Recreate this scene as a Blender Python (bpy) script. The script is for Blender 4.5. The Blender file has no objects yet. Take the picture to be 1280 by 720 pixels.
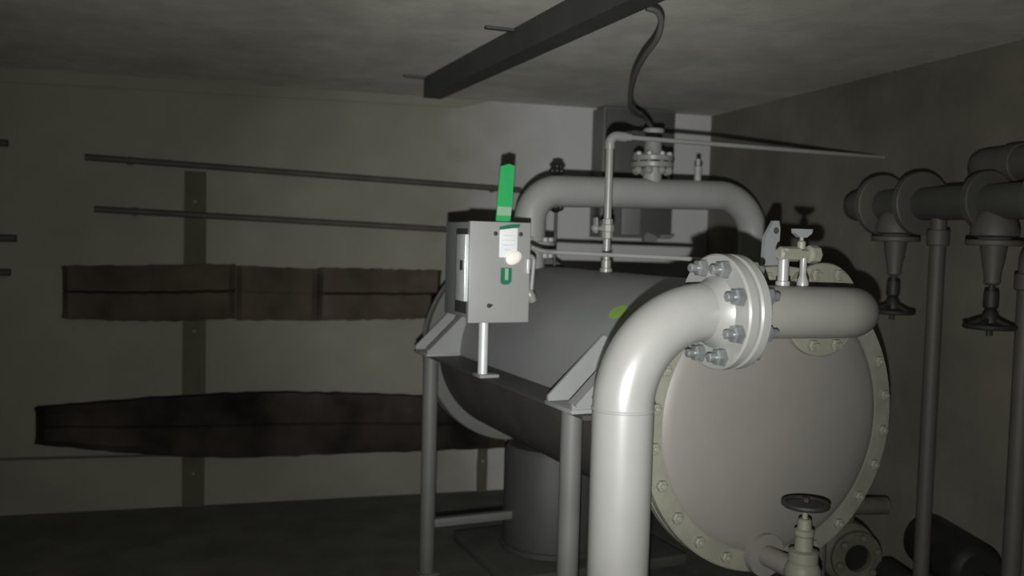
import bpy, bmesh, math, random
from mathutils import Vector, Matrix
random.seed(7)
PI = math.pi
S = bpy.context.scene
C = S.collection
R = math.radians

# ------------------------------------------------------------------ materials
def material(name, col, rough=.6, metal=0., var=.12, scale=6., bump=0., bscale=40., spec=.5, col2=None, stain=None):
    m = bpy.data.materials.new(name); m.use_nodes = True
    nt = m.node_tree; N = nt.nodes; L = nt.links
    b = N['Principled BSDF']
    b.inputs['Roughness'].default_value = rough
    b.inputs['Metallic'].default_value = metal
    b.inputs['Specular IOR Level'].default_value = spec
    tc = N.new('ShaderNodeTexCoord')
    n = N.new('ShaderNodeTexNoise'); n.inputs['Scale'].default_value = scale; n.inputs['Detail'].default_value = 5
    L.new(tc.outputs['Object'], n.inputs['Vector'])
    r = N.new('ShaderNodeValToRGB')
    a = [max(0, c*(1-var)) for c in col]; z = [min(1, c*(1+var)) for c in (col2 or col)]
    r.color_ramp.elements[0].color = (*a, 1); r.color_ramp.elements[1].color = (*z, 1)
    r.color_ramp.elements[0].position = .3; r.color_ramp.elements[1].position = .7
    L.new(n.outputs['Fac'], r.inputs['Fac'])
    out = r.outputs['Color']
    if stain:                                   # larger blotches of dirt
        n2 = N.new('ShaderNodeTexNoise'); n2.inputs['Scale'].default_value = stain[1]; n2.inputs['Detail'].default_value = 8
        L.new(tc.outputs['Object'], n2.inputs['Vector'])
        r2 = N.new('ShaderNodeValToRGB')
        r2.color_ramp.elements[0].position = .38; r2.color_ramp.elements[1].position = .62
        r2.color_ramp.elements[0].color = (*[stain[0]]*3, 1); r2.color_ramp.elements[1].color = (1, 1, 1, 1)
        L.new(n2.outputs['Fac'], r2.inputs['Fac'])
        mx = N.new('ShaderNodeMixRGB'); mx.blend_type = 'MULTIPLY'; mx.inputs[0].default_value = 1
        L.new(out, mx.inputs[1]); L.new(r2.outputs['Color'], mx.inputs[2]); out = mx.outputs['Color']
    L.new(out, b.inputs['Base Color'])
    if bump:
        nb = N.new('ShaderNodeTexNoise'); nb.inputs['Scale'].default_value = bscale; nb.inputs['Detail'].default_value = 6
        L.new(tc.outputs['Object'], nb.inputs['Vector'])
        bp = N.new('ShaderNodeBump'); bp.inputs['Strength'].default_value = bump; bp.inputs['Distance'].default_value = .01
        L.new(nb.outputs['Fac'], bp.inputs['Height']); L.new(bp.outputs['Normal'], b.inputs['Normal'])
    return m

M = {}
M['cream'] = material('cream_wall_paint', (.212, .206, .165), .8, var=.06, scale=3, bump=.25, bscale=14, spec=.2, stain=(.86, 1.3))
def paint_torch_glow(m, col, x0, x1):
    # right-hand wall colour is paler, with torch brightness painted in and a ragged edge between x0 and x1
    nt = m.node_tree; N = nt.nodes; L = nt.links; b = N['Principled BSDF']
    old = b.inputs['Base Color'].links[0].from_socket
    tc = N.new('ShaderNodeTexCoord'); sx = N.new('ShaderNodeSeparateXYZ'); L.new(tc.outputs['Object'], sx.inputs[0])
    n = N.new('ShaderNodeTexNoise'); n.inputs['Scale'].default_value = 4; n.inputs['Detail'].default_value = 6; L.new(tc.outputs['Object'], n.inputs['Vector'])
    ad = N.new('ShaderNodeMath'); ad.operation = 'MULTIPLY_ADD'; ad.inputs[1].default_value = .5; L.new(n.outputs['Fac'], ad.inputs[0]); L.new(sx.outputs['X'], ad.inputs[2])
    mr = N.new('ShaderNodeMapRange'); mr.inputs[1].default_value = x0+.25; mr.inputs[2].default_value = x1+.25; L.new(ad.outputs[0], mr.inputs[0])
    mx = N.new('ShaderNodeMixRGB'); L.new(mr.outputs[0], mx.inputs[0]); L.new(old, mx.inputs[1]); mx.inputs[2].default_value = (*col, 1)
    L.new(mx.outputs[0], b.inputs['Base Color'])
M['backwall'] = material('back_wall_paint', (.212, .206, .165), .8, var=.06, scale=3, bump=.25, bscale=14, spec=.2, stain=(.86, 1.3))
paint_torch_glow(M['backwall'], (.44, .438, .44), 1.15, 1.95)
M['ceiling'] = material('ceiling_concrete', (.66, .655, .59), .9, var=.08, scale=9, bump=.12, bscale=40, spec=.1, stain=(.84, 2.2))
M['floor'] = material('floor_concrete', (.10, .10, .09), .85, var=.2, scale=4, bump=.3, bscale=25, spec=.2)
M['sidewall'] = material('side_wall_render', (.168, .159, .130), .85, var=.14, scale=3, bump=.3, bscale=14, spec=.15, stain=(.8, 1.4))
M['pipe'] = material('silver_pipe_paint', (.235, .235, .222), .34, var=.04, scale=9, spec=.7)
M['branch'] = material('dull_silver_branch_paint', (.20, .198, .175), .45, var=.04, scale=9)
M['pipe_far'] = material('grey_pipe_paint', (.29, .295, .28), .5, var=.05, scale=9)
M['tank'] = material('grey_tank_paint', (.20, .205, .205), .5, var=.05, scale=5, spec=.4)
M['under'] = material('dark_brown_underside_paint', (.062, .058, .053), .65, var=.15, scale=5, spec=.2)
M['head'] = material('silver_head_paint', (.172, .165, .147), .5, var=.05, scale=4, spec=.4)
M['ring'] = material('flange_paint', (.185, .185, .15), .55, var=.1, scale=12, bump=.2, bscale=30)
M['stand'] = material('stand_grey_paint', (.115, .115, .107), .55, var=.08, scale=8)
M['lug'] = material('bracket_paint', (.23, .235, .23), .55, var=.06, scale=10)
M['beam'] = material('frame_beam_paint', (.055, .053, .049), .6, var=.12, scale=7)
M['bolt'] = material('zinc_bolt', (.22, .235, .235), .3, metal=.55, var=.15, scale=30)
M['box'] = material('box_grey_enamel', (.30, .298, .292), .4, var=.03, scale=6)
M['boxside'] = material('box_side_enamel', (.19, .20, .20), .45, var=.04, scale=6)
M['galv'] = material('bright_galvanised', (.70, .74, .73), .35, metal=.35, var=.06, scale=20)
M['dark'] = material('dark_gap', (.035, .036, .034), .7, var=.2)
M['black'] = material('black_plastic', (.012, .012, .012), .5, var=.2)
M['wheel'] = material('dark_handwheel_iron', (.02, .02, .019), .6, var=.2)
M['green'] = material('green_vinyl', (.02, .36, .10), .5, var=.06, scale=30)
M['dgreen'] = material('dark_green_vinyl', (.008, .15, .075), .5, var=.05, scale=30)
M['pgreen'] = material('pale_green_vinyl', (.26, .42, .29), .5, var=.05, scale=30)
M['label'] = material('white_label', (.78, .80, .80), .4, var=.03, scale=30)
M['print'] = material('label_print', (.62, .65, .68), .5, var=.03)
M['glare'] = material('painted_torch_glare', (.98, .95, .82), .3, var=.01, spec=.8)
M['lime'] = material('lime_sticker', (.22, .34, .07), .55, var=.08, scale=20)
M['steel'] = material('ceiling_beam_steel', (.045, .045, .043), .6, var=.15, scale=6)
M['cable'] = material('grey_cable_jacket', (.06, .06, .055), .6, var=.1)
M['timber'] = material('brown_weathered_timber', (.052, .043, .032), .85, var=.3, scale=3, bump=.6, bscale=9, spec=.1, col2=(.068, .055, .041))
M['dtimber'] = material('dark_timber', (.013, .012, .011), .9, var=.4, scale=2.2, bump=.6, bscale=9, spec=.1, col2=(.046, .037, .030))
M['post'] = material('olive_wall_board', (.082, .078, .055), .85, var=.15, scale=5, bump=.3, bscale=12, spec=.1)
M['rod'] = material('dark_iron_rod', (.055, .047, .036), .7, var=.2)
M['cab'] = material('dark_cabinet_enamel', (.075, .077, .074), .5, var=.06)
M['cabside'] = material('cabinet_side_enamel', (.13, .133, .128), .5, var=.06)
M['trunk'] = material('cabinet_trunking', (.17, .175, .17), .55, var=.05)
M['bgpipe'] = material('dull_pipe_paint', (.075, .073, .061), .6, var=.1, scale=6)
M['bgdark'] = material('dark_lagged_pipe', (.055, .055, .050), .7, var=.12, scale=6)
M['plinth'] = material('plinth_concrete', (.06, .06, .052), .85, var=.15, scale=6, bump=.3)
M['drum'] = material('grey_drum_paint', (.05, .05, .046), .6, var=.07, scale=5)
M['rust'] = material('grimy_cast_iron', (.10, .095, .072), .7, var=.3, scale=9, bump=.4)

# ------------------------------------------------------------------ mesh helpers
def frame_of(d):
    d = Vector(d).normalized()
    a = Vector((0, 0, 1)) if abs(d.z) < .9 else Vector((1, 0, 0))
    u = d.cross(a).normalized(); v = d.cross(u).normalized()
    return u, v, d

def tube(bm, pts, r, seg=20, cap=True):
    pts = [Vector(p) for p in pts]
    rr = r if isinstance(r, (list, tuple)) else [r]*len(pts)
    tg = []
    for i in range(len(pts)):
        a = pts[max(0, i-1)]; b = pts[min(len(pts)-1, i+1)]
        tg.append((b-a).normalized())
    u, v, _ = frame_of(tg[0]); rings = []
    for i, p in enumerate(pts):
        if i:
            q = tg[i-1].rotation_difference(tg[i]); u = q @ u; v = q @ v
        rings.append([bm.verts.new(p + (u*math.cos(t) + v*math.sin(t))*rr[i]) for t in [2*PI*k/seg for k in range(seg)]])
    for a, b in zip(rings, rings[1:]):
        for k in range(seg):
            bm.faces.new((a[k], a[(k+1) % seg], b[(k+1) % seg], b[k]))
    if cap:
        bm.faces.new(list(reversed(rings[0]))); bm.faces.new(rings[-1])
    return bm

def fillet(pts, rad, n=10):
    pts = [Vector(p) for p in pts]; out = [pts[0]]
    for i in range(1, len(pts)-1):
        p = pts[i]; r = rad[i-1] if isinstance(rad, (list, tuple)) else rad
        a = (pts[i-1]-p).normalized(); b = (pts[i+1]-p).normalized()
        half = a.angle(b)/2; t = r/math.tan(half); c = p + (a+b).normalized()*(r/math.sin(half))
        s = p + a*t; e = p + b*t
        v0 = s-c; v1 = e-c; ang = v0.angle(v1); ax = v0.cross(v1).normalized()
        for k in range(n+1):
            out.append(c + Matrix.Rotation(ang*k/n, 3, ax) @ v0)
    out.append(pts[-1]); return out

def lathe(bm, prof, o=(0, 0, 0), axis=(0, 0, 1), seg=32):
    """prof: (radius, height along axis); closed with caps where radius > 0 at the ends"""
    u, v, d = frame_of(axis); o = Vector(o); rings = []
    for r, h in prof:
        if r < 1e-6: rings.append([bm.verts.new(o + d*h)])
        else: rings.append([bm.verts.new(o + d*h + (u*math.cos(2*PI*k/seg) + v*math.sin(2*PI*k/seg))*r) for k in range(seg)])
    for a, b in zip(rings, rings[1:]):
        for k in range(seg):
            j = (k+1) % seg
            if len(a) == 1 and len(b) == 1: continue
            if len(a) == 1: bm.faces.new((a[0], b[j], b[k]))
            elif len(b) == 1: bm.faces.new((a[k], a[j], b[0]))
            else: bm.faces.new((a[k], a[j], b[j], b[k]))
    if len(rings[0]) > 1: bm.faces.new(list(reversed(rings[0])))
    if len(rings[-1]) > 1: bm.faces.new(rings[-1])
    return bm

def annulus(bm, ro, ri, h0, h1, o, axis, seg=48, ch=.004):
    """a ring: outer and inner wall, two faces, chamfered outer edges"""
    u, v, d = frame_of(axis); o = Vector(o); rings = []
    for r, h in ((ri, h0), (ro-ch, h0), (ro, h0+ch), (ro, h1-ch), (ro-ch, h1), (ri, h1)):
        rings.append([bm.verts.new(o + d*h + (u*math.cos(2*PI*k/seg) + v*math.sin(2*PI*k/seg))*r) for k in range(seg)])
    n = len(rings)
    for i in range(n):
        a = rings[i]; b = rings[(i+1) % n]
        for k in range(seg):
            j = (k+1) % seg; bm.faces.new((a[k], a[j], b[j], b[k]))
    return bm

def box(bm, c, s, rot=None, bev=.0):
    r = bmesh.ops.create_cube(bm, size=1)
    vs = r['verts']
    for v in vs:
        v.co = Vector((v.co.x*s[0], v.co.y*s[1], v.co.z*s[2]))
    if bev:
        es = list({e for v in vs for e in v.link_edges})
        g = bmesh.ops.bevel(bm, geom=es, offset=bev, segments=2, affect='EDGES', profile=.5)
        vs = list({v for f in g['faces'] for v in f.verts} | {v for v in vs if v.is_valid})
    mt = Matrix.Translation(Vector(c)) @ (rot.to_4x4() if rot else Matrix.Identity(4))
    bmesh.ops.transform(bm, matrix=mt, verts=vs)
    return bm

def prism(bm, poly, o, u, v, th):
    """polygon in the (u, v) plane at o, extruded both ways by th/2 along u x v"""
    o = Vector(o); u = Vector(u).normalized(); v = Vector(v).normalized(); w = u.cross(v)
    a = [bm.verts.new(o + u*x + v*y - w*th/2) for x, y in poly]
    b = [bm.verts.new(o + u*x + v*y + w*th/2) for x, y in poly]
    n = len(poly)
    bm.faces.new(list(reversed(a))); bm.faces.new(b)
    for k in range(n):
        j = (k+1) % n; bm.faces.new((a[k], a[j], b[j], b[k]))
    return bm

def sphere(bm, c, r, seg=16, sz=1.):
    prof = [(r*math.sin(PI*k/10), -r*sz*math.cos(PI*k/10)) for k in range(11)]
    prof[0] = (0, -r*sz); prof[-1] = (0, r*sz)
    return lathe(bm, prof, c, (0, 0, 1), seg)

def obj(name, bm, m, parent=None, loc=(0, 0, 0), rot=0.):
    bmesh.ops.recalc_face_normals(bm, faces=bm.faces[:])
    for f in bm.faces: f.smooth = True
    for e in bm.edges:
        if len(e.link_faces) == 2 and e.calc_face_angle(0) > R(32): e.smooth = False
    me = bpy.data.meshes.new(name); bm.to_mesh(me); bm.free()
    me.materials.append(m)
    o = bpy.data.objects.new(name, me); C.objects.link(o)
    o.location = loc; o.rotation_euler = (0, 0, rot)
    if parent: o.parent = parent
    return o

def tag(o, label, cat, group=None):
    o['label'] = label; o['category'] = cat
    if group: o['group'] = group
    return o

def thing(name, label, cat, loc=(0, 0, 0), rot=0., group=None):
    o = bpy.data.objects.new(name, None); C.objects.link(o)
    o.empty_display_size = .1; o.location = loc; o.rotation_euler = (0, 0, rot)
    return tag(o, label, cat, group)

def copy_part(o, parent, loc, rot=None):
    c = o.copy(); C.objects.link(c); c.parent = parent; c.location = loc
    if rot is not None: c.rotation_euler = rot
    return c

def dup(root, loc, rot=None, label=None):
    r = root.copy(); C.objects.link(r); r.location = loc
    if rot is not None: r.rotation_euler = (0, 0, rot)
    if label: r['label'] = label
    for ch in list(root.children):
        c = ch.copy(); C.objects.link(c); c.parent = r
        for g in list(ch.children):
            d = g.copy(); C.objects.link(d); d.parent = c
    return r

def struct(name, bm, m):
    o = obj(name, bm, m); o['kind'] = 'structure'; return o

B = bmesh.new
# tank frame: a = across the tank, b = along it away from the camera, z = up
TH = R(8.); TO = Vector((1.647, 2.607, 0))
def TW(a, b, z=0.):
    return (TO.x + a*math.cos(TH) - b*math.sin(TH), TO.y + a*math.sin(TH) + b*math.cos(TH), z)
def tthing(name, label, cat, o=(0, 0, 0), group=None):
    return thing(name, label, cat, TW(*o), TH, group)

# ------------------------------------------------------------------ the room
YB, XR, ZC = 5.72, 3.03, 2.51
XL, YF = -2.3, -1.6
def slab(x0, x1, y0, y1, z0, z1):
    b = B(); box(b, ((x0+x1)/2, (y0+y1)/2, (z0+z1)/2), (x1-x0, y1-y0, z1-z0)); return b
struct('floor', slab(XL-.2, XR+.2, YF-.2, YB+.2, -.2, 0), M['floor'])
struct('ceiling', slab(XL-.2, XR+.2, YF-.2, YB+.2, ZC, ZC+.2), M['ceiling'])
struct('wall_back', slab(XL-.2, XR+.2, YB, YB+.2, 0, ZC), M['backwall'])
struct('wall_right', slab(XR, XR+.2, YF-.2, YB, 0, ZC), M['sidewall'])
struct('wall_left', slab(XL-.2, XL, YF-.2, YB, 0, ZC), M['cream'])
struct('wall_front', slab(XL, XR, YF-.2, YF, 0, ZC), M['cream'])
# plaster band under the ceiling on the left part of the back wall, ends in a slanted cut
b = B(); prism(b, [(XL, 2.425), (1.28, 2.457), (1.46, ZC), (XL, ZC)], (0, YB-.006, 0), (1, 0, 0), (0, 0, 1), .012)
struct('trim_1', b, M['cream'])
# thin cement ledge near the floor, left of the wall board
b = B(); prism(b, [(XL, .33), (-.36, .305), (-.36, .318), (XL, .345)], (0, YB-.005, 0), (1, 0, 0), (0, 0, 1), .01)
struct('trim_2', b, M['post'])

# ------------------------------------------------------------------ wall boards, rods and timbers
def wall_board(x0, x1, z0, z1, label):
    t = thing('wall_board', label, 'board', ((x0+x1)/2, YB-.0125, z0), 0)
    b = B(); w = (x1-x0)/2
    prism(b, [(-w, 0), (w, 0), (w+.003, (z1-z0)*.5), (w-.002, z1-z0), (-w+.004, z1-z0), (-w-.003, (z1-z0)*.5)], (0, 0, 0), (1, 0, 0), (0, 0, 1), .025)
    obj('plank', b, M['post'], t)
    b = B()
    zs = [z for z in (.2, 1.05, 1.81) if z < z1-z0]
    for z in zs: lathe(b, [(.009, 0), (.009, .004), (.004, .008), (0, .008)], (.0, -.0125, z), (0, -1, 0), 10)
    obj('screw_heads', b, M['ring'], t)
    return t
wall_board(-.362, -.238, 0, 1.985, 'tall olive board standing upright against the left back wall behind the rods')
wall_board(1.443, 1.503, 0, .33, 'short dark upright board under the right end of the lowest timber')

def rod(p0, p1, label):
    p0 = Vector(p0); p1 = Vector(p1)
    t = thing('wall_rod', label, 'rod', p0)
    obj('bar', tube(B(), [Vector((0, 0, 0)), p1-p0], .0185, 14), M['rod'], t)
    for f in (.09, .93):
        q = (p1-p0)*f
        obj('bracket', lathe(B(), [(.008, 0), (.008, YB-p0.y-.006), (.026, YB-p0.y-.006), (.026, YB-p0.y)], q, (0, 1, 0), 12), M['rod'], t)
    return t
rod((-.886, 5.665, 2.037), (1.672, 5.665, 1.952), 'upper long dark iron rod fixed across the back wall, just below the ceiling')
rod((-.838, 5.665, 1.747), (1.50, 5.665, 1.679), 'lower, shorter dark iron rod on the back wall, above the brown timbers')
for z, ln, lab in ((2.094, -1.275, 'dark rod end at the left picture edge, uppermost of three stubs'),
                   (1.572, -1.235, 'dark rod end at the left picture edge, middle and longest of three stubs'),
                   (1.383, -1.265, 'dark rod end at the left picture edge, lowest of three stubs')):
    t = thing('wall_rod', lab, 'rod', (-1.95, 5.665, z))
    obj('bar', tube(B(), [(0, 0, 0), (ln+1.95, 0, 0)], .02, 12), M['rod'], t)
    obj('bracket', lathe(B(), [(.008, 0), (.008, .049), (.026, .049), (.026, .055)], (.3, 0, 0), (0, 1, 0), 12), M['rod'], t)

def timber(name, label, x0, x1, top, bot, depth, m, groove=0., n=26, rough=.004, ybase=YB-.026, end=(0, 0)):
    rnd = random.Random(hash(round(x0*100)) & 255)
    bm = B(); st = []
    for i in range(n+1):
        f = i/n; x = x0 + (x1-x0)*f
        zt = top(f) + rnd.uniform(-rough, rough); zb = bot(f) + rnd.uniform(-rough, rough)
        d = depth*(1 + rnd.uniform(-.06, .06)); h = zt-zb; zm = zb + h*.52
        e = 1. if 0 < i < n else .45
        sh = end[0]*(1-f) + end[1]*f
        sec = [(0, zt-.004), (d*.75, zt), (d*e, zt-h*.16), (d*e, zm+.025*h), (d*e-groove, zm), (d*e, zm-.03*h), (d*e, zb+h*.16), (d*.75, zb), (0, zb+.004)]
        xs = [x + (sh if z < zm else 0) for _, z in sec]
        st.append([bm.verts.new((xx-x0, -y, z)) for xx, (y, z) in zip(xs, sec)])
    for a, b2 in zip(st, st[1:]):
        k = len(a)
        for j in range(k): bm.faces.new((a[j], a[(j+1) % k], b2[(j+1) % k], b2[j]))
    bm.faces.new(list(reversed(st[0]))); bm.faces.new(st[-1])
    o = obj(name, bm, m, None, (x0, ybase, 0))
    return tag(o, label, 'timber', 'timbers along the back wall')
DT = .095
timber('timber_beam', 'brown grooved timber on the back wall, leftmost of the middle row', -1.0, -.068,
       lambda f: 1.425+.025*f, lambda f: 1.13-.015*math.sin(PI*f), DT, M['timber'], .03)
timber('timber_beam', 'short brown timber without a groove in the centre of the middle row', -.066, .404,
       lambda f: 1.442-.012*f, lambda f: 1.118, DT*.88, M['timber'], .006, 14)
timber('timber_beam', 'brown grooved timber on the back wall, reaching behind the control box', .406, 1.16,
       lambda f: 1.437-.004*f, lambda f: 1.118+.012*f, DT, M['timber'], .03, end=(0, -.045))
timber('timber_beam', 'long thick blackish timber, lowest on the back wall, running behind the tank legs', -1.135, 1.60,
       lambda f: .632+.055*math.sin(PI*min(1, f*1.15)), lambda f: .43-.125*math.sin(PI/2*min(1, f*2.1)), .13, M['dtimber'], .012, 46)

# ------------------------------------------------------------------ dark electrical cabinet on the back wall
t = thing('wall_cabinet', 'dark grey wall cabinet high on the back wall, behind the arched pipe', 'cabinet', (2.415, YB, 1.665))
b = B(); box(b, (0, -.105, .415), (.50, .20, .83), bev=.006); obj('body', b, M['cabside'], t)
b = B(); box(b, (0, -.215, .415), (.475, .02, .805), bev=.004); dr = obj('door', b, M['cab'], t)
b = B(); tube(b, fillet([(.19, -.22, .30), (.19, -.255, .30), (.19, -.255, .42), (.19, -.22, .42)], .01, 4), .006, 8); obj('handle', b, M['galv'], dr)
b = B(); box(b, (-.06, -.238, .17), (.13, .03, .3), bev=.004); obj('cable_duct', b, M['trunk'], t)
b = B(); prism(b, [(0, 0), (.09, 0), (.09, .035), (.02, .06), (0, .04)], (.03, -.245, -.02), (1, 0, 0), (0, 0, 1), .04); obj('cable_gland', b, M['trunk'], t)
b = B(); prism(b, [(0, 0), (.1, .01), (.1, .03), (0, .025)], (.14, -.245, .0), (1, 0, 0), (0, 0, 1), .04); obj('cable_gland', b, M['trunk'], t)

# ------------------------------------------------------------------ ceiling beam, its hangers and the cable
bx0 = Vector((.915, 5.03, 0)); bx1 = Vector((1.36, .4, 0)); d = (bx1-bx0).normalized(); L = (bx1-bx0).length
ang = math.atan2(d.y, d.x)
t = thing('ceiling_beam', 'dark steel channel beam fixed under the ceiling', 'beam', (bx0.x, bx0.y, ZC), ang)
h, w, k = .11, .10, .006
b = B(); prism(b, [(0, 0), (0, -h), (w, -h), (w, 0), (w-k, 0), (w-k, -h+k), (k, -h+k), (k, 0)], (L/2, 0, 0), (0, 1, 0), (0, 0, 1), L)
bm_o = obj('channel', b, M['steel'], t)
b = B(); box(b, (.004, w/2, -h/2), (.008, w-.002, h-.002)); obj('end_plate', b, M['steel'], t)
for s in (.012, 1.31, 2.6):
    b = B(); box(b, (s+.015, w/2-.035, -.006), (.03, w+.17, .012), bev=.002); obj('hanger_strap', b, M['steel'], t)
cp = [(1.235, 2.80, 2.405), (1.275, 2.80, 2.395), (1.298, 2.82, 2.365), (1.305, 2.87, 2.32), (1.318, 3.0, 2.285), (1.39, 3.25, 2.255),
      (1.55, 3.65, 2.22), (1.78, 4.1, 2.25), (1.90, 4.30, 2.27), (1.975, 4.372, 2.235), (1.992, 4.378, 2.19)]
def smooth(pts, n=6):
    P = [Vector(p) for p in pts]; out = []
    for i in range(len(P)-1):
        p0 = P[max(0, i-1)]; p1 = P[i]; p2 = P[i+1]; p3 = P[min(len(P)-1, i+2)]
        for j in range(n):
            s = j/n
            out.append(.5*((2*p1) + (p2-p0)*s + (2*p0-5*p1+4*p2-p3)*s*s + (3*p1-p0-3*p2+p3)*s**3))
    out.append(P[-1]); return out
tag(obj('hanging_cable', tube(B(), smooth(cp), .0105, 10), M['cable']), 'thick dark cable curling down from the ceiling beam to the vent flange', 'cable')

# ------------------------------------------------------------------ the tank
RZ, RR, RS, LT = 1.081, .498, .432, 2.08
tank = tthing('pressure_tank', 'large grey horizontal steel tank with a bolted flat end, resting on legs', 'tank', (0, 0, RZ))
AX = (0, 1, 0)
obj('shell', lathe(B(), [(RS, .07), (RS, LT-.02)], (0, 0, 0), AX, 96), M['tank'], tank)
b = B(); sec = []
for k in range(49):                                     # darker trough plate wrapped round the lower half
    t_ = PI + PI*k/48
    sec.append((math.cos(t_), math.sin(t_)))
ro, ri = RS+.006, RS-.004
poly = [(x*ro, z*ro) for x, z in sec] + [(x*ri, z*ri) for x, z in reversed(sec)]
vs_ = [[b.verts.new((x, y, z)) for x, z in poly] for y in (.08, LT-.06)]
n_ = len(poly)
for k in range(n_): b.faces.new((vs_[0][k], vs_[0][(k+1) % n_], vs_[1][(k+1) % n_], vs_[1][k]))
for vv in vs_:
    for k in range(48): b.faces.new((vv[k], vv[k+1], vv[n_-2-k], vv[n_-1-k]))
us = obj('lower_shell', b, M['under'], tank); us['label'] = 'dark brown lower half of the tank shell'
fl = obj('shell_flange', annulus(B(), RR, RS-.01, .036, .070, (0, 0, 0), AX, 96), M['ring'], tank)
hd = obj('end_cover', lathe(B(), [(0, -.035), (.12, -.0345), (.24, -.031), (.34, -.024), (.40, -.014), (.425, -.004), (.430, 0), (RR-.004, 0), (RR, .004), (RR, .028), (RR-.004, .032), (.2, .032)], (0, 0, 0), AX, 96), M['head'], tank)
obj('cover_rim', annulus(B(), RR+.0015, .433, -.006, .03, (0, 0, 0), AX, 96), M['ring'], tank)
bolt = None
for i in range(24):
    a = 2*PI*(i+.5)/24; x, z = .466*math.cos(a), .466*math.sin(a)
    if bolt is None:
        b = B(); lathe(b, [(.0125, 0), (.0125, .012), (.010, .014)], (0, -.006, 0), (0, -1, 0), 12)
        lathe(b, [(.019, 0), (.019, .013), (.016, .016)], (0, -.006, 0), (0, -1, 0), 6)
        lathe(b, [(.009, .014), (.009, .022), (.007, .024)], (0, -.006, 0), (0, -1, 0), 10)
        lathe(b, [(.011, -.01), (.011, .09)], (0, 0, 0), (0, 1, 0), 10); lathe(b, [(.024, 0), (.024, .02)], (0, .07, 0), (0, 1, 0), 6)
        bolt = obj('bolt', b, M['ring'], tank, (x, 0, z))
    else: copy_part(bolt, tank, (x, 0, z))
obj('rear_flange', annulus(B(), RR, RS-.01, LT-.055, LT+.0, (0, 0, 0), AX, 96), M['stand'], tank)
obj('rear_cover', lathe(B(), [(RR, LT), (RR, LT+.03), (RS, LT+.034), (.36, LT+.09), (.2, LT+.13), (0, LT+.14)], (0, 0, 0), AX, 96), M['tank'], tank)
# support lugs with two gussets each
LA = .585
for sx in (-1, 1):
    for lb in (.37, 1.83):
        b = B(); box(b, (sx*(.405+LA)/2, lb, .005), (LA-.405+.03, .20, .014), bev=.002)
        lg = obj('support_lug', b, M['lug'], tank)
        for gb in (-.088, .088):
            b = B()
            prism(b, [(.425, .012), (LA+.01, .012), (LA+.01, .03), (.385, .235), (.366, .225), (.40, .14)], (0, lb+gb, 0), (sx, 0, 0), (0, 0, 1), .012)
            obj('gusset', b, M['lug'], lg)
        b = B()
        u = Vector((sx*(.385-LA-.01), 0, .205)).normalized()
        prism(b, [(-.028, 0), (.028, 0), (.028, .28), (-.028, .28)], (sx*(LA+.006), lb-.088, .028), (0, 1, 0), u, .008)
        obj('gusset_cap', b, M['lug'], lg)
# lifting lug on the rim
b = B()
prism(b, [(-.030, 0), (.030, 0), (.034, .15), (.028, .175), (.008, .175), (-.026, .12)], (-.005, .05, .470), (1, 0, 0), (0, 0, 1), .016)
ll = obj('lifting_lug', b, M['boxside'], tank)
obj('eye_hole', lathe(B(), [(.011, 0), (.011, .018), (.010, .019)], (.012, .0595, .613), (0, -1, 0), 16), M['dark'], ll)
# lime sticker on the flank
th0 = math.atan2(.31, -.30)
b = B(); nn = 8; g = []
for j in range(nn+1):
    v = -1 + 2*j/nn; row = []
    for i in range(nn+1):
        u_ = -1 + 2*i/nn
        du, dv = u_*math.sqrt(1-v*v/2), v*math.sqrt(1-u_*u_/2)
        tt = th0 + dv*.035/RS
        row.append(b.verts.new(((RS+.0015)*math.cos(tt), .50+du*.05, (RS+.0015)*math.sin(tt))))
    g.append(row)
for j in range(nn):
    for i in range(nn): b.faces.new((g[j][i], g[j][i+1], g[j+1][i+1], g[j+1][i]))
st = obj('sticker', b, M['lime'], tank); st['label'] = 'round lime green sticker'

# ------------------------------------------------------------------ the stand under the tank
stand = tthing('tank_stand', 'grey steel frame with four round legs carrying the tank', 'stand')
ZT = RZ-.003
for sx in (-1, 1):
    b = B()                                             # channel beam, open to the outside
    prism(b, [(-.034, 0), (.10, 0), (.10, -.010), (.092, -.014), (-.034, -.014)], (sx*.475, 1.1, ZT), (sx, 0, 0), (0, 0, 1), 1.72)
    obj('side_rail', b, M['beam'], stand)
    for lb in (.37, 1.83):
        b = B(); lathe(b, [(.037, .004), (.037, ZT)], (sx*.545, lb, 0), (0, 0, 1), 24)
        obj('leg', b, M['stand'], stand)
        b = B(); box(b, (sx*.545, lb, .006), (.10, .10, .012), bev=.002)
        obj('foot_plate', b, M['stand'], stand)
for lb in (.37, 1.83):
    b = B(); box(b, (0, lb, .25), (1.03, .04, .04), bev=.003)
    obj('cross_bar', b, M['stand'], stand)

# ------------------------------------------------------------------ drum and plinth below
b = B(); box(b, (0, 0, .03), (1.0, .75, .06), bev=.012)
tag(obj('concrete_plinth', b, M['plinth'], None, TW(.24, 1.86), TH), 'low concrete plinth on the floor under the tank', 'plinth')
dm = tthing('standing_drum', 'grey vertical cylinder standing on the plinth under the tank', 'drum', (.15, 1.86, .06))
obj('body', lathe(B(), [(.25, 0), (.258, .01), (.258, .50), (.24, .53), (.10, .545)], (0, 0, 0), (0, 0, 1), 48), M['drum'], dm)
obj('base_ring', annulus(B(), .272, .25, 0, .03, (0, 0, 0), (0, 0, 1), 48), M['drum'], dm)

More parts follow.
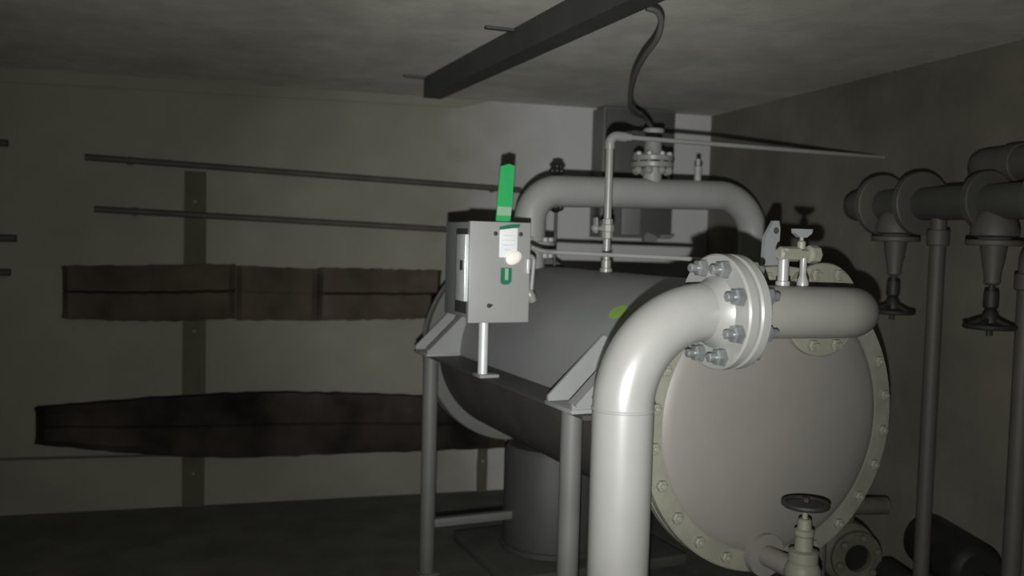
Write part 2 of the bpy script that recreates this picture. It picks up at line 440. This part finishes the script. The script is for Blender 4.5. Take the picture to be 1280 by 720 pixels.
# ------------------------------------------------------------------ big flanged pipe in front
fp = tthing('flanged_pipe', 'thick pale grey pipe rising in the foreground and bending over to the tank end', 'pipe', (-.752, -.30, 0))
o = Vector((-.752, -.30, 0))
def rel(p, o): return Vector(p)-Vector(o)
PZ = 1.462; RA = .25
path = fillet([rel((-.752, -.30, 0), o), rel((-.752, -.30, PZ), o), rel((-.47, -.30, PZ), o)], RA, 20)
rad = []
for i, p in enumerate(path):
    f = max(0, min(1, (i-1)/20)); rad.append(.0805 - .002*f)
path.insert(1, Vector((0, 0, .6))); rad.insert(1, .0805)
obj('riser', tube(B(), path, rad, 48), M['pipe'], fp)
p2 = fillet([rel((-.40, -.30, PZ), o), rel((.13, -.30, PZ-.01), o), rel((.13, -.045, PZ-.02), o)], .19, 16)
obj('branch', tube(B(), p2, .0745, 48), M['branch'], fp)
for zz in (PZ-RA, .02):
    obj('weld_seam' if zz > .1 else 'base_flange', annulus(B(), .083 if zz > .1 else .16, .075, zz-.004-(.016 if zz < .1 else 0), zz+.004+(.016 if zz < .1 else 0), (0, 0, 0), (0, 0, 1), 48, .002), M['pipe'], fp)
FR = .158
for q0, q1 in ((-.478, -.444), (-.438, -.404)):
    obj('flange', annulus(B(), FR, .07, q0, q1, (.752, 0, PZ), (1, 0, 0), 64, .005), M['pipe'], fp)
obj('gasket', annulus(B(), FR-.012, .07, -.445, -.437, (.752, 0, PZ), (1, 0, 0), 48, .001), M['ring'], fp)
obj('neck', lathe(B(), [(.0788, -.515), (.084, -.498), (.098, -.478)], (.752, 0, PZ), (1, 0, 0), 48), M['pipe'], fp)
bolt = None
for i in range(8):
    a = 2*PI*(i+.5)/8
    loc = (.752-.441, .127*math.cos(a), PZ+.127*math.sin(a))
    if bolt is None:
        b = B()
        for s in (-1, 1):
            lathe(b, [(.027, .037), (.027, .040), (.024, .040), (.0235, .040), (.0235, .058), (.019, .063)], (0, 0, 0), (s, 0, 0), 6)
            lathe(b, [(.0125, .06), (.0125, .082), (.009, .085)], (0, 0, 0), (s, 0, 0), 12)
        lathe(b, [(.012, -.05), (.012, .05)], (0, 0, 0), (1, 0, 0), 10)
        bolt = obj('bolt', b, M['bolt'], fp, loc)
    else: copy_part(bolt, fp, loc)
hf = (.13+.752, .30, PZ-.02)
obj('cover_flange', annulus(B(), .152, .07, -.062, -.036, hf, AX, 64, .004), M['ring'], fp)
bolt = None
for i in range(8):
    a = 2*PI*(i+.5)/8; loc = (hf[0]+.122*math.cos(a), hf[1], hf[2]+.122*math.sin(a))
    if bolt is None:
        b = B(); lathe(b, [(.02, .062), (.02, .078), (.016, .082)], (0, 0, 0), (0, -1, 0), 6); lathe(b, [(.010, .08), (.010, .094)], (0, 0, 0), (0, -1, 0), 10)
        bolt = obj('bolt', b, M['ring'], fp, loc)
    else: copy_part(bolt, fp, loc)

# ------------------------------------------------------------------ small valve on top of the branch
o = Vector((-.227, -.28, 1.533))
gv = tthing('air_valve', 'small pale T-handled valve standing on the branch pipe at the tank end', 'valve', tuple(o))
obj('nipple', lathe(B(), [(.020, -.004), (.020, .012), (.0155, .014), (.0155, .085), (.018, .087), (.018, .105)], (0, 0, 0), (0, 0, 1), 20), M['pipe'], gv)
b = B(); lathe(b, [(.014, -.02), (.021, -.014), (.021, .05), (.014, .055), (.014, .085), (.026, .09), (.026, .118), (.020, .124)], (0, 0, .090), (1, 0, 0), 8)
obj('body', b, M['ring'], gv)
b = B(); lathe(b, [(.012, .015), (.012, .035), (.006, .04), (.006, .062)], (.062, 0, .09), (0, 0, 1), 14); obj('stem', b, M['ring'], gv)
b = B(); prism(b, [(-.03, .0), (-.012, -.012), (.012, -.012), (.03, 0), (.033, .012), (-.033, .012)], (.062, 0, .150), (1, 0, 0), (0, 0, 1), .016); obj('handle', b, M['boxside'], gv)
b = B(); lathe(b, [(.017, 0), (.017, .012), (.010, .03), (.010, .085)], (.072, 0, 0), (0, 0, 1), 14); obj('drain_leg', b, M['pipe'], gv)

# ------------------------------------------------------------------ drain valve under the tank end
o = Vector((-.035, -.2, .862))
dv = tthing('drain_valve', 'pale gate valve with a dark handwheel at the bottom of the tank end', 'valve', tuple(o))
b = B(); 
tube(b, [(.064*math.cos(2*PI*k/28), .064*math.sin(2*PI*k/28), 0) for k in range(29)], .009, 10, False)
lathe(b, [(.056, -.003), (.060, 0), (.056, .003), (.02, .008), (.0, .008)], (0, 0, 0), (0, 0, 1), 28)
w = obj('handwheel', b, M['wheel'], dv); w['label'] = 'dark round handwheel'
obj('hub_nut', lathe(B(), [(.012, 0), (.012, .014)], (0, 0, .006), (0, 0, 1), 6), M['wheel'], w)
obj('spindle', lathe(B(), [(.009, -.05), (.009, 0)], (0, 0, 0), (0, 0, 1), 12), M['ring'], dv)
obj('bonnet', lathe(B(), [(.045, -.16), (.045, -.145), (.028, -.14), (.026, -.10), (.030, -.095), (.030, -.08), (.022, -.075), (.020, -.05), (.016, -.045)], (0, 0, 0), (0, 0, 1), 20), M['ring'], dv)
b = B(); lathe(b, [(.045, -.175), (.045, -.16)], (0, 0, 0), (0, 0, 1), 20)
sphere(b, (0, 0, -.215), .056); lathe(b, [(.036, -.26), (.045, -.26), (.045, -.30), (.036, -.30), (.034, -.86)], (0, 0, 0), (0, 0, 1), 20)
obj('body', b, M['ring'], dv)
b = B(); tube(b, [(0, 0, -.215), (0, .165, -.215)], .034, 20); lathe(b, [(.07, .165), (.07, .194)], (0, 0, -.215), (0, 1, 0), 24)
obj('side_branch', b, M['head'], dv)

# ------------------------------------------------------------------ arched pipe over the tank
UB, UZ, UL, UR = 1.70, 1.893, -.10, 1.245
o = Vector((UL, UB, 0))
up = tthing('arched_pipe', 'thick grey pipe arching from the tank top over to the right', 'pipe', (UL, UB, 1.51))
def ur(a, z): return Vector((a-UL, 0, z-1.51))
pts = fillet([ur(UL, 1.50), ur(UL, UZ-.015), ur(UR, UZ+.012), ur(UR, .0)], [.15, .235], 16)
obj('pipe', tube(B(), pts, .077, 40), M['pipe_far'], up)
for z0, z1 in ((1.575, 1.60), (1.608, 1.633)):
    obj('flange', annulus(B(), .128, .07, z0-1.51, z1-1.51, (0, 0, 0), (0, 0, 1), 40), M['pipe_far'], up)
bolt = None
for i in range(8):
    a = 2*PI*(i+.5)/8; loc = (.105*math.cos(a), .105*math.sin(a), .094)
    if bolt is None:
        b = B()
        for s in (-1, 1): lathe(b, [(.016, .029), (.016, .046), (.012, .05)], (0, 0, 0), (0, 0, s), 6)
        lathe(b, [(.009, -.045), (.009, .045)], (0, 0, 0), (0, 0, 1), 8)
        bolt = obj('bolt', b, M['pipe_far'], up, loc)
    else: copy_part(bolt, up, loc)
obj('foot_flange', annulus(B(), .17, .075, -1.51, -1.49, (UR-UL, 0, 0), (0, 0, 1), 40), M['pipe_far'], up)
obj('nozzle', lathe(B(), [(.056, .36), (.048, .40), (.048, .545), (.03, .545)], (.588-UL, 0, 0), (0, 0, 1), 28), M['pipe_far'], up)
obj('stub', lathe(B(), [(.024, .40), (.020, .42), (.018, .50), (.021, .505), (.021, .525), (.012, .53), (.012, .565)], (.868-UL, 0, .01), (0, 0, 1), 16), M['pipe_far'], up)

vf = tthing('vent_flange', 'small bolted flange with a capped stub, topmost on the arched pipe', 'flange', (.588, UB, 2.055))
obj('lower_plate', annulus(B(), .108, .03, -.030, -.003, (0, 0, 0), (0, 0, 1), 36), M['pipe'], vf)
obj('upper_plate', lathe(B(), [(.100, .003), (.104, .007), (.104, .027), (.100, .03), (.05, .034), (.045, .045), (.042, .115), (.03, .12)], (0, 0, 0), (0, 0, 1), 36), M['pipe'], vf)
obj('stub_cap', lathe(B(), [(.02, .118), (.02, .14), (.05, .145), (.055, .16), (.05, .168), (.018, .17)], (0, 0, 0), (0, 0, 1), 20), M['pipe_far'], vf)
bolt = None
for i in range(8):
    a = 2*PI*i/8; loc = (.084*math.cos(a), .084*math.sin(a), 0)
    if bolt is None:
        b = B(); lathe(b, [(.018, .03), (.018, .044), (.013, .048)], (0, 0, 0), (0, 0, 1), 6)
        sphere(b, (0, 0, -.046), .022, 10); lathe(b, [(.010, -.05), (.010, .05)], (0, 0, 0), (0, 0, 1), 8)
        bolt = obj('bolt', b, M['pipe'], vf, loc)
    else: copy_part(bolt, vf, loc)

# spindle with two black knobs, standing behind the arched pipe
sk = tthing('spindle_valve', 'thin spindle with two black star knobs beside the arched pipe', 'valve', (.09, UB+.10, 1.48))
obj('spindle', tube(B(), [(0, 0, 0), (0, 0, .508)], .008, 10), M['cable'], sk)
def star(zc):
    b = B()
    sphere(b, (0, 0, zc), .030, 14, .9)
    for k in range(6): sphere(b, (.026*math.cos(k*PI/3), .026*math.sin(k*PI/3), zc), .017, 10)
    for k in range(3): sphere(b, (.017*math.cos(k*2.1), .017*math.sin(k*2.1), zc+.022), .014, 8)
    return b
obj('knob', star(.508), M['black'], sk); obj('knob', star(.325), M['black'], sk)

# ------------------------------------------------------------------ thin riser with a long horizontal run
o = Vector((-.012, 1.10, 1.508))
tr = tthing('riser_tube', 'thin pale tube rising from the tank top and running right to the wall', 'tube', tuple(o))
run = fillet([(0, 0, 0), (0, 0, .585), (1.56, 0, .585)], .035, 8)
rr = [.0165]*(len(run)-1)+[.0105]; run.insert(len(run)-1, Vector((.10, 0, .585))); run.insert(len(run)-1, Vector((.101, 0, .585))); rr = [.0165]*(len(run)-2)+[.0105]*2
obj('tube', tube(B(), run, rr, 16), M['pipe'], tr)
obj('base_socket', lathe(B(), [(.027, 0), (.027, .02), (.021, .024), (.021, .055), (.017, .058)], (0, 0, -.002), (0, 0, 1), 16), M['pipe'], tr)
obj('elbow_fitting', tube(B(), fillet([(0, 0, .53), (0, 0, .585), (.075, 0, .585)], .035, 8), .0215, 16), M['pipe'], tr)
obj('union', lathe(B(), [(.018, .145), (.024, .148), (.024, .175), (.029, .178), (.029, .205), (.023, .208), (.023, .23), (.018, .233)], (0, 0, 0), (0, 0, 1), 8), M['pipe'], tr)
b = B(); tube(b, [(0, 0, .19), (-.055, 0, .19)], .009, 10); prism(b, [(-.006, -.02), (.006, -.02), (.008, .0), (.006, .045), (-.006, .045)], (-.058, 0, .19), (1, 0, 0), (0, 0, 1), .02)
sphere(b, (-.058, 0, .19), .018, 10)
obj('tap_handle', b, M['pipe'], tr)

tb_ = tthing('sensing_tube', 'thin straight tube crossing low over the tank top towards the flange bolts', 'tube', (-.35, 1.02, 1.584))
obj('tube', tube(B(), smooth([(-.06, .0, .03), (0, 0, .012), (.12, -.02, .008), (.55, -.35, -.004), (.62, -.42, -.02), (.62, -.43, -.09)], 4), .009, 10), M['pipe'], tb_)

# ------------------------------------------------------------------ control box on a post
bo = Vector((-.552, 1.16, RZ+.012))
cb = tthing('control_box', 'grey metal control box on a short post over the tank side', 'box', (-.552, 1.15, ZT))
def cr(a, b_, z): return Vector((a+.552, b_-1.15, z-ZT))
b = B(); box(b, cr(-.548, 1.19, 1.515), (.225, .30, .385), bev=.006); obj('body', b, M['boxside'], cb)
b = B(); box(b, cr(-.549, 1.02, 1.509), (.262, .03, .402), bev=.004); cv = obj('cover', b, M['box'], cb)
b = B(); box(b, cr(-.552, 1.04, 1.515), (.236, .016, .37)); obj('cover_seal', b, M['dark'], cb)
b = B(); box(b, cr(-.6655, 1.11, 1.51), (.012, .15, .34), bev=.003); obj('hinge_rail', b, M['dark'], cb)
b = B(); box(b, cr(-.682, 1.07, 1.525), (.024, .10, .265), bev=.003); hs = obj('hinge_strip', b, M['galv'], cb); hs['label'] = 'bright metal strip with a dark slot'
b = B(); box(b, cr(-.694, 1.055, 1.535), (.005, .03, .04), bev=.001); obj('slot', b, M['dark'], hs)
b = B(); lathe(b, [(.009, 0), (.009, .003), (.006, .005)], cr(-.593, 1.005, 1.377), (0, -1, 0), 14); prism(b, [(0, 0), (.006, .004), (.006, .011), (0, .009)], cr(-.585, 1.002, 1.373), (1, 0, 0), (0, 0, 1), .004)
obj('keyhole', b, M['dark'], cv)
b = B(); box(b, cr(-.429, 1.001, 1.535), (.012, .012, .06), bev=.003); obj('latch', b, M['galv'], cv)
# label on the cover
yf = 1.0045
b = B(); box(b, cr(-.516, yf, 1.628), (.078, .004, .118), bev=.0015); lb = obj('label_plate', b, M['label'], cv); lb['label'] = 'white label with a green top edge'
b = B(); prism(b, [(-.042, 0), (.044, .012), (.046, .026), (0, .022), (-.042, .012)], cr(-.515, yf-.003, 1.678), (1, 0, 0), (0, 0, 1), .004); obj('label_header', b, M['dgreen'], lb)
b = B()
for z, w_ in ((1.657, .05), (1.638, .056), (1.619, .05), (1.600, .03)): box(b, cr(-.518, yf-.0026, z), (w_, .002, .005))
obj('label_text', b, M['print'], lb)
for a in (-.572, -.463):
    b = B(); lathe(b, [(.009, 0), (.009, .003), (.005, .006)], cr(a, 1.005, 1.663), (0, -1, 0), 12); obj('screw', b, M['dark'], cv)
b = B(); n = 28
lathe(b, [(.036, .0), (.036, .008), (.03, .013), (.018, .016), (0, .017)], (0, 0, 0), (0, -1, 0), n)
bmesh.ops.transform(b, matrix=Matrix.Translation(cr(-.494, 1.003, 1.568)) @ Matrix.Rotation(R(-28), 4, 'Y') @ Matrix.Diagonal((1, 1, .72, 1)), verts=b.verts[:])
ds = obj('lens', b, M['glare'], cv); ds['label'] = 'bright warm white oval painted as torch glare'  # added disc whose white colour stands for torch glare on the cover
b = B(); prism(b, [(-.022, .031), (-.022, -.028), (-.012, -.036), (.010, -.036), (.025, -.024), (.025, .031)], cr(-.524, yf-.0005, 1.497), (1, 0, 0), (0, 0, 1), .004)
gm = obj('green_mark', b, M['dgreen'], cv); gm['label'] = 'small dark green mark with a pale upright bar'
b = B(); box(b, cr(-.522, yf-.003, 1.502), (.014, .003, .046)); obj('mark_bar', b, M['pgreen'], gm)
# side lever and pipe end on the right-hand side of the box
b = B(); tube(b, fillet([cr(-.437, 1.06, 1.575), cr(-.375, 1.06, 1.575), cr(-.385, 1.06, 1.43)], .02, 6), .010, 10)
lv = obj('side_lever', b, M['pipe'], cb)
b = B(); bmesh.ops.transform(lathe(b, [(.010, 0), (.018, .01), (.022, .03), (.018, .055), (.012, .058)], (0, 0, 0), (.45, 0, -.9), 14), matrix=Matrix.Translation(cr(-.40, 1.06, 1.438)), verts=b.verts[:])
obj('lever_knob', b, M['pipe'], lv)
# post
b = B(); lathe(b, [(.020, .006), (.020, 1.325-ZT)], cr(-.575, 1.10, ZT), (0, 0, 1), 24); obj('post', b, M['galv'], cb)
b = B(); box(b, cr(-.560, 1.10, ZT+.007), (.085, .085, .014), bev=.003); obj('foot_plate', b, M['lug'], cb)

gs = tthing('green_strip', 'bright green upright marker strip standing on top of the control box', 'marker strip', (-.503, 1.09, 1.7075))
b = B(); rt = Matrix.Rotation(R(2.2), 3, 'Y')
prism(b, [(-.034, 0), (.028, 0), (.036, .085), (-.030, .085)], (0, 0, 0), (1, 0, 0), (0, 0, 1), .006); obj('lower_strip', b, M['green'], gs)
b = B(); prism(b, [(-.0305, .03), (.0305, .03), (.033, .065), (-.0285, .065)], (0, -.0035, 0), (1, 0, 0), (0, 0, 1), .003); pb = obj('pale_band', b, M['pgreen'], gs); pb['label'] = 'pale grey green band'
b = B(); prism(b, [(-.030, .085), (.036, .085), (.043, .232), (.018, .240), (-.019, .228)], (0, 0, 0), (1, 0, 0), (0, 0, 1), .006); obj('upper_strip', b, M['green'], gs)

# ------------------------------------------------------------------ pipework along the right wall
XP = 2.70
mp = thing('wall_pipe', 'dark lagged horizontal pipe with two valves along the right wall', 'pipe', (XP, 3.6, 1.835))
obj('pipe', tube(B(), fillet([(.325, .12, 0), (.0, .12, 0), (0, -4.6, -.02)], .11, 10), .068, 28), M['bgdark'], mp)
for y in (-.36, -.115):
    obj('flange', annulus(B(), .132, .06, y-.018, y+.018, (0, 0, 0), (0, 1, 0), 40), M['bgpipe'], mp)
for y in (-.72, -1.0):
    obj('flange', annulus(B(), .115, .06, y-.018, y+.018, (0, 0, 0), (0, 1, 0), 40), M['bgdark'], mp)
for y in (.6, -2.2, -3.6):
    if y < 0:
        b = B(); tube(b, [(0, y, .0), (0, y, .675)], .01, 10); annulus(b, .076, .066, y-.02, y+.02, (0, 0, 0), (0, 1, 0), 24); obj('hanger', b, M['bgdark'], mp)
u2 = thing('wall_pipe', 'paler pipe running just below the ceiling on the right wall, above the dark pipe', 'pipe', (2.86, 3.1, 1.985))
obj('pipe', tube(B(), fillet([(.165, .02, 0), (.0, .02, 0), (0, -4.4, 0)], .09, 10), .07, 28), M['bgpipe'], u2)
b = B()
obj('collar', annulus(B(), .078, .066, -.22, -.17, (0, 0, 0), (0, 1, 0), 28, .002), M['bgpipe'], u2)

def gate_valve(y, label):
    t = thing('gate_valve', label, 'valve', (XP, y, 1.835), 0, 'hanging gate valves on the right wall')
    obj('body', lathe(B(), [(.05, -.02), (.074, -.06), (.085, -.10), (.085, -.122), (.06, -.13), (.045, -.16)], (0, 0, 0), (0, 0, 1), 24), M['bgpipe'], t)
    obj('bonnet_flange', annulus(B(), .10, .03, -.16, -.138, (0, 0, 0), (0, 0, 1), 28), M['bgpipe'], t)
    b = B(); lathe(b, [(.048, -.16), (.04, -.22), (.030, -.27), (.030, -.30), (.018, -.31)], (0, 0, 0), (0, 0, 1), 20); obj('bonnet', b, M['bgpipe'], t)
    b = B(); lathe(b, [(.012, -.30), (.012, -.50)], (0, 0, 0), (0, 0, 1), 10); lathe(b, [(.024, -.33), (.028, -.35), (.028, -.39), (.02, -.40)], (0, 0, 0), (0, 0, 1), 12); obj('spindle', b, M['wheel'], t)
    b = B(); tube(b, [(.085*math.cos(2*PI*k/32), .085*math.sin(2*PI*k/32), -.465) for k in range(33)], .010, 10, False)
    for k in range(4):
        a = k*PI/2+.4; tube(b, [(.012*math.cos(a), .012*math.sin(a), -.435), (.082*math.cos(a), .082*math.sin(a), -.465)], .010, 8)
    lathe(b, [(.012, -.40), (.028, -.425), (.03, -.45), (.07, -.463), (.07, -.468), (.02, -.475)], (0, 0, 0), (0, 0, 1), 20)
    obj('handwheel', b, M['wheel'], t)
    return t
v1 = gate_valve(3.385, 'gate valve with a dark hanging handwheel, on the right wall just beside the tank end')
dup(v1, (XP, 2.835, 1.825), label='gate valve with a dark hanging handwheel, nearest the right picture edge')

dp = thing('drop_pipe', 'slim dull vertical pipe dropping from the dark wall pipe to the floor', 'pipe', (2.7, 3.13, 0))
obj('pipe', tube(B(), [(0, .0, 0), (0, 0, 1.80)], .031, 20), M['bgpipe'], dp)
obj('collar', lathe(B(), [(.04, 1.66), (.044, 1.665), (.044, 1.72), (.04, 1.725)], (0, 0, 0), (0, 0, 1), 20), M['bgpipe'], dp)
obj('foot_flange', lathe(B(), [(.05, 0), (.05, .016), (.042, .02), (.034, .03)], (0, 0, 0), (0, 0, 1), 24), M['bgpipe'], dp)
dq = thing('drop_pipe', 'pale vertical pipe on the right wall cut by the right picture edge', 'pipe', (2.82, 2.79, 0))
obj('pipe', tube(B(), fillet([(0, 0, 0), (0, 0, 1.66), (.205, 0, 1.66)], .06, 8), .034, 20), M['bgpipe'], dq)
obj('collar', lathe(B(), [(.04, 1.50), (.046, 1.505), (.046, 1.56), (.04, 1.565)], (0, 0, 0), (0, 0, 1), 20), M['bgpipe'], dq)
obj('foot_flange', lathe(B(), [(.08, 0), (.08, .016), (.05, .02), (.037, .03)], (0, 0, 0), (0, 0, 1), 24), M['bgpipe'], dq)

# pump with an open suction flange on the floor, right of the tank
pu = thing('floor_pump', 'grimy pump with an open round port on the floor right of the tank', 'pump', (2.66, 3.62, 0), R(-8))
fc = Vector((0, -.12, .255))
obj('casing', lathe(B(), [(.05, -.02), (.10, 0), (.135, .03), (.145, .08), (.13, .14), (.08, .18), (.07, .38), (.03, .40)], fc, (0, 1, 0), 32), M['rust'], pu)
obj('port_flange', annulus(B(), .118, .062, -.05, -.02, fc, (0, 1, 0), 40), M['rust'], pu)
obj('port_bore', lathe(B(), [(.063, -.024), (.063, -.02)], fc, (0, 1, 0), 24), M['black'], pu)
bolt = None
for i in range(6):
    a = 2*PI*(i+.3)/6; loc = fc + Vector((.094*math.cos(a), -.05, .094*math.sin(a)))
    if bolt is None:
        bolt = obj('bolt', lathe(B(), [(.017, 0), (.017, .014), (.012, .018)], (0, 0, 0), (0, -1, 0), 6), M['rust'], pu, loc)
    else: copy_part(bolt, pu, loc)
b = B(); box(b, fc + Vector((0, .12, -.19)), (.20, .34, .13), bev=.01); obj('pedestal', b, M['rust'], pu)
b = B(); tube(b, fillet([fc + Vector((0, .08, .12)), fc + Vector((0, .08, .20)), fc + Vector((.2, .08, .20))], .05, 8), .04, 20); obj('outlet', b, M['rust'], pu)

db = thing('drum_motor', 'dark round motor end in the lower right corner beside the wall', 'motor', (2.80, 2.93, 0), R(-14))
mc = Vector((0, 0, .365))
obj('barrel', lathe(B(), [(.085, -.02), (.105, 0), (.115, .02), (.115, .40), (.09, .43)], mc, (0, 1, 0), 36), M['black'], db)
obj('shaft', lathe(B(), [(.014, -.07), (.014, 0)], mc, (0, 1, 0), 14), M['wheel'], db)
b = B(); box(b, mc + Vector((0, .2, -.24)), (.20, .30, .25), bev=.01); obj('pedestal', b, M['bgdark'], db)
sp = thing('pipe_stub', 'short dark open pipe stub on the floor at the bottom edge, between pump and motor', 'pipe', (2.745, 3.225, 0), R(-10))
b = B(); annulus(b, .062, .048, 0, .22, (0, 0, .19), (0, 1, 0), 28); obj('pipe', b, M['wheel'], sp)
b = B(); box(b, (0, .11, .066), (.09, .16, .132), bev=.006); obj('block', b, M['bgdark'], sp)

# ------------------------------------------------------------------ torch held by the visitor, just under the lens
X = Vector((.961, .009, .276)); Yv = Vector((-.275, -.060, .959)); Zv = Vector((.026, -.998, -.055))
def ray(u, v):
    c = Vector(((u-640)/1150, (v-360)/1150, 1)); return Vector((X.dot(c), Yv.dot(c), Zv.dot(c)))
def spot(name, loc, target, watts, cone, blend, size, col):
    l = bpy.data.lights.new(name, 'SPOT'); l.energy = watts; l.spot_size = R(cone); l.spot_blend = blend
    l.shadow_soft_size = size; l.color = col
    o = bpy.data.objects.new(name, l); C.objects.link(o); o.location = loc
    o.rotation_euler = Vector(target).to_track_quat('-Z', 'Y').to_euler()
    return o
spot('torch', (-.01, .0, 1.52), ray(700, 310), 330, 46, 1., .012, (.98, .99, 1))
spot('torch_halo', (-.01, .0, 1.52), ray(700, 310), 190, 104, 1., .012, (1, .99, .94))
spot('torch_spill', (-.01, .0, 1.52), ray(700, 300), 46, 150, .6, .012, (1, .99, .94))

w = bpy.data.worlds.new('world'); S.world = w; w.use_nodes = True
w.node_tree.nodes['Background'].inputs[0].default_value = (.006, .006, .0055, 1)

# ------------------------------------------------------------------ camera
cam = bpy.data.cameras.new('camera'); co = bpy.data.objects.new('camera', cam); C.objects.link(co)
cam.sensor_width = 36; cam.lens = 36*1150/1280; cam.clip_start = .02
cam.dof.use_dof = True; cam.dof.focus_distance = 2.9; cam.dof.aperture_fstop = 2.0
right = ray(640+1150, 360)-ray(640, 360); down = ray(640, 360+1150)-ray(640, 360); fw = ray(640, 360)
right.normalize(); fw.normalize(); upv = right.cross(fw).normalized()
if upv.z < 0: upv = -upv
right = fw.cross(upv)
co.matrix_world = Matrix(((right.x, upv.x, -fw.x, 0), (right.y, upv.y, -fw.y, 0), (right.z, upv.z, -fw.z, 1.65), (0, 0, 0, 1)))
S.camera = co
vs = S.view_settings
vs.view_transform = 'Standard'; vs.look = 'None'; vs.exposure = 0; vs.gamma = 1; vs.use_curve_mapping = False
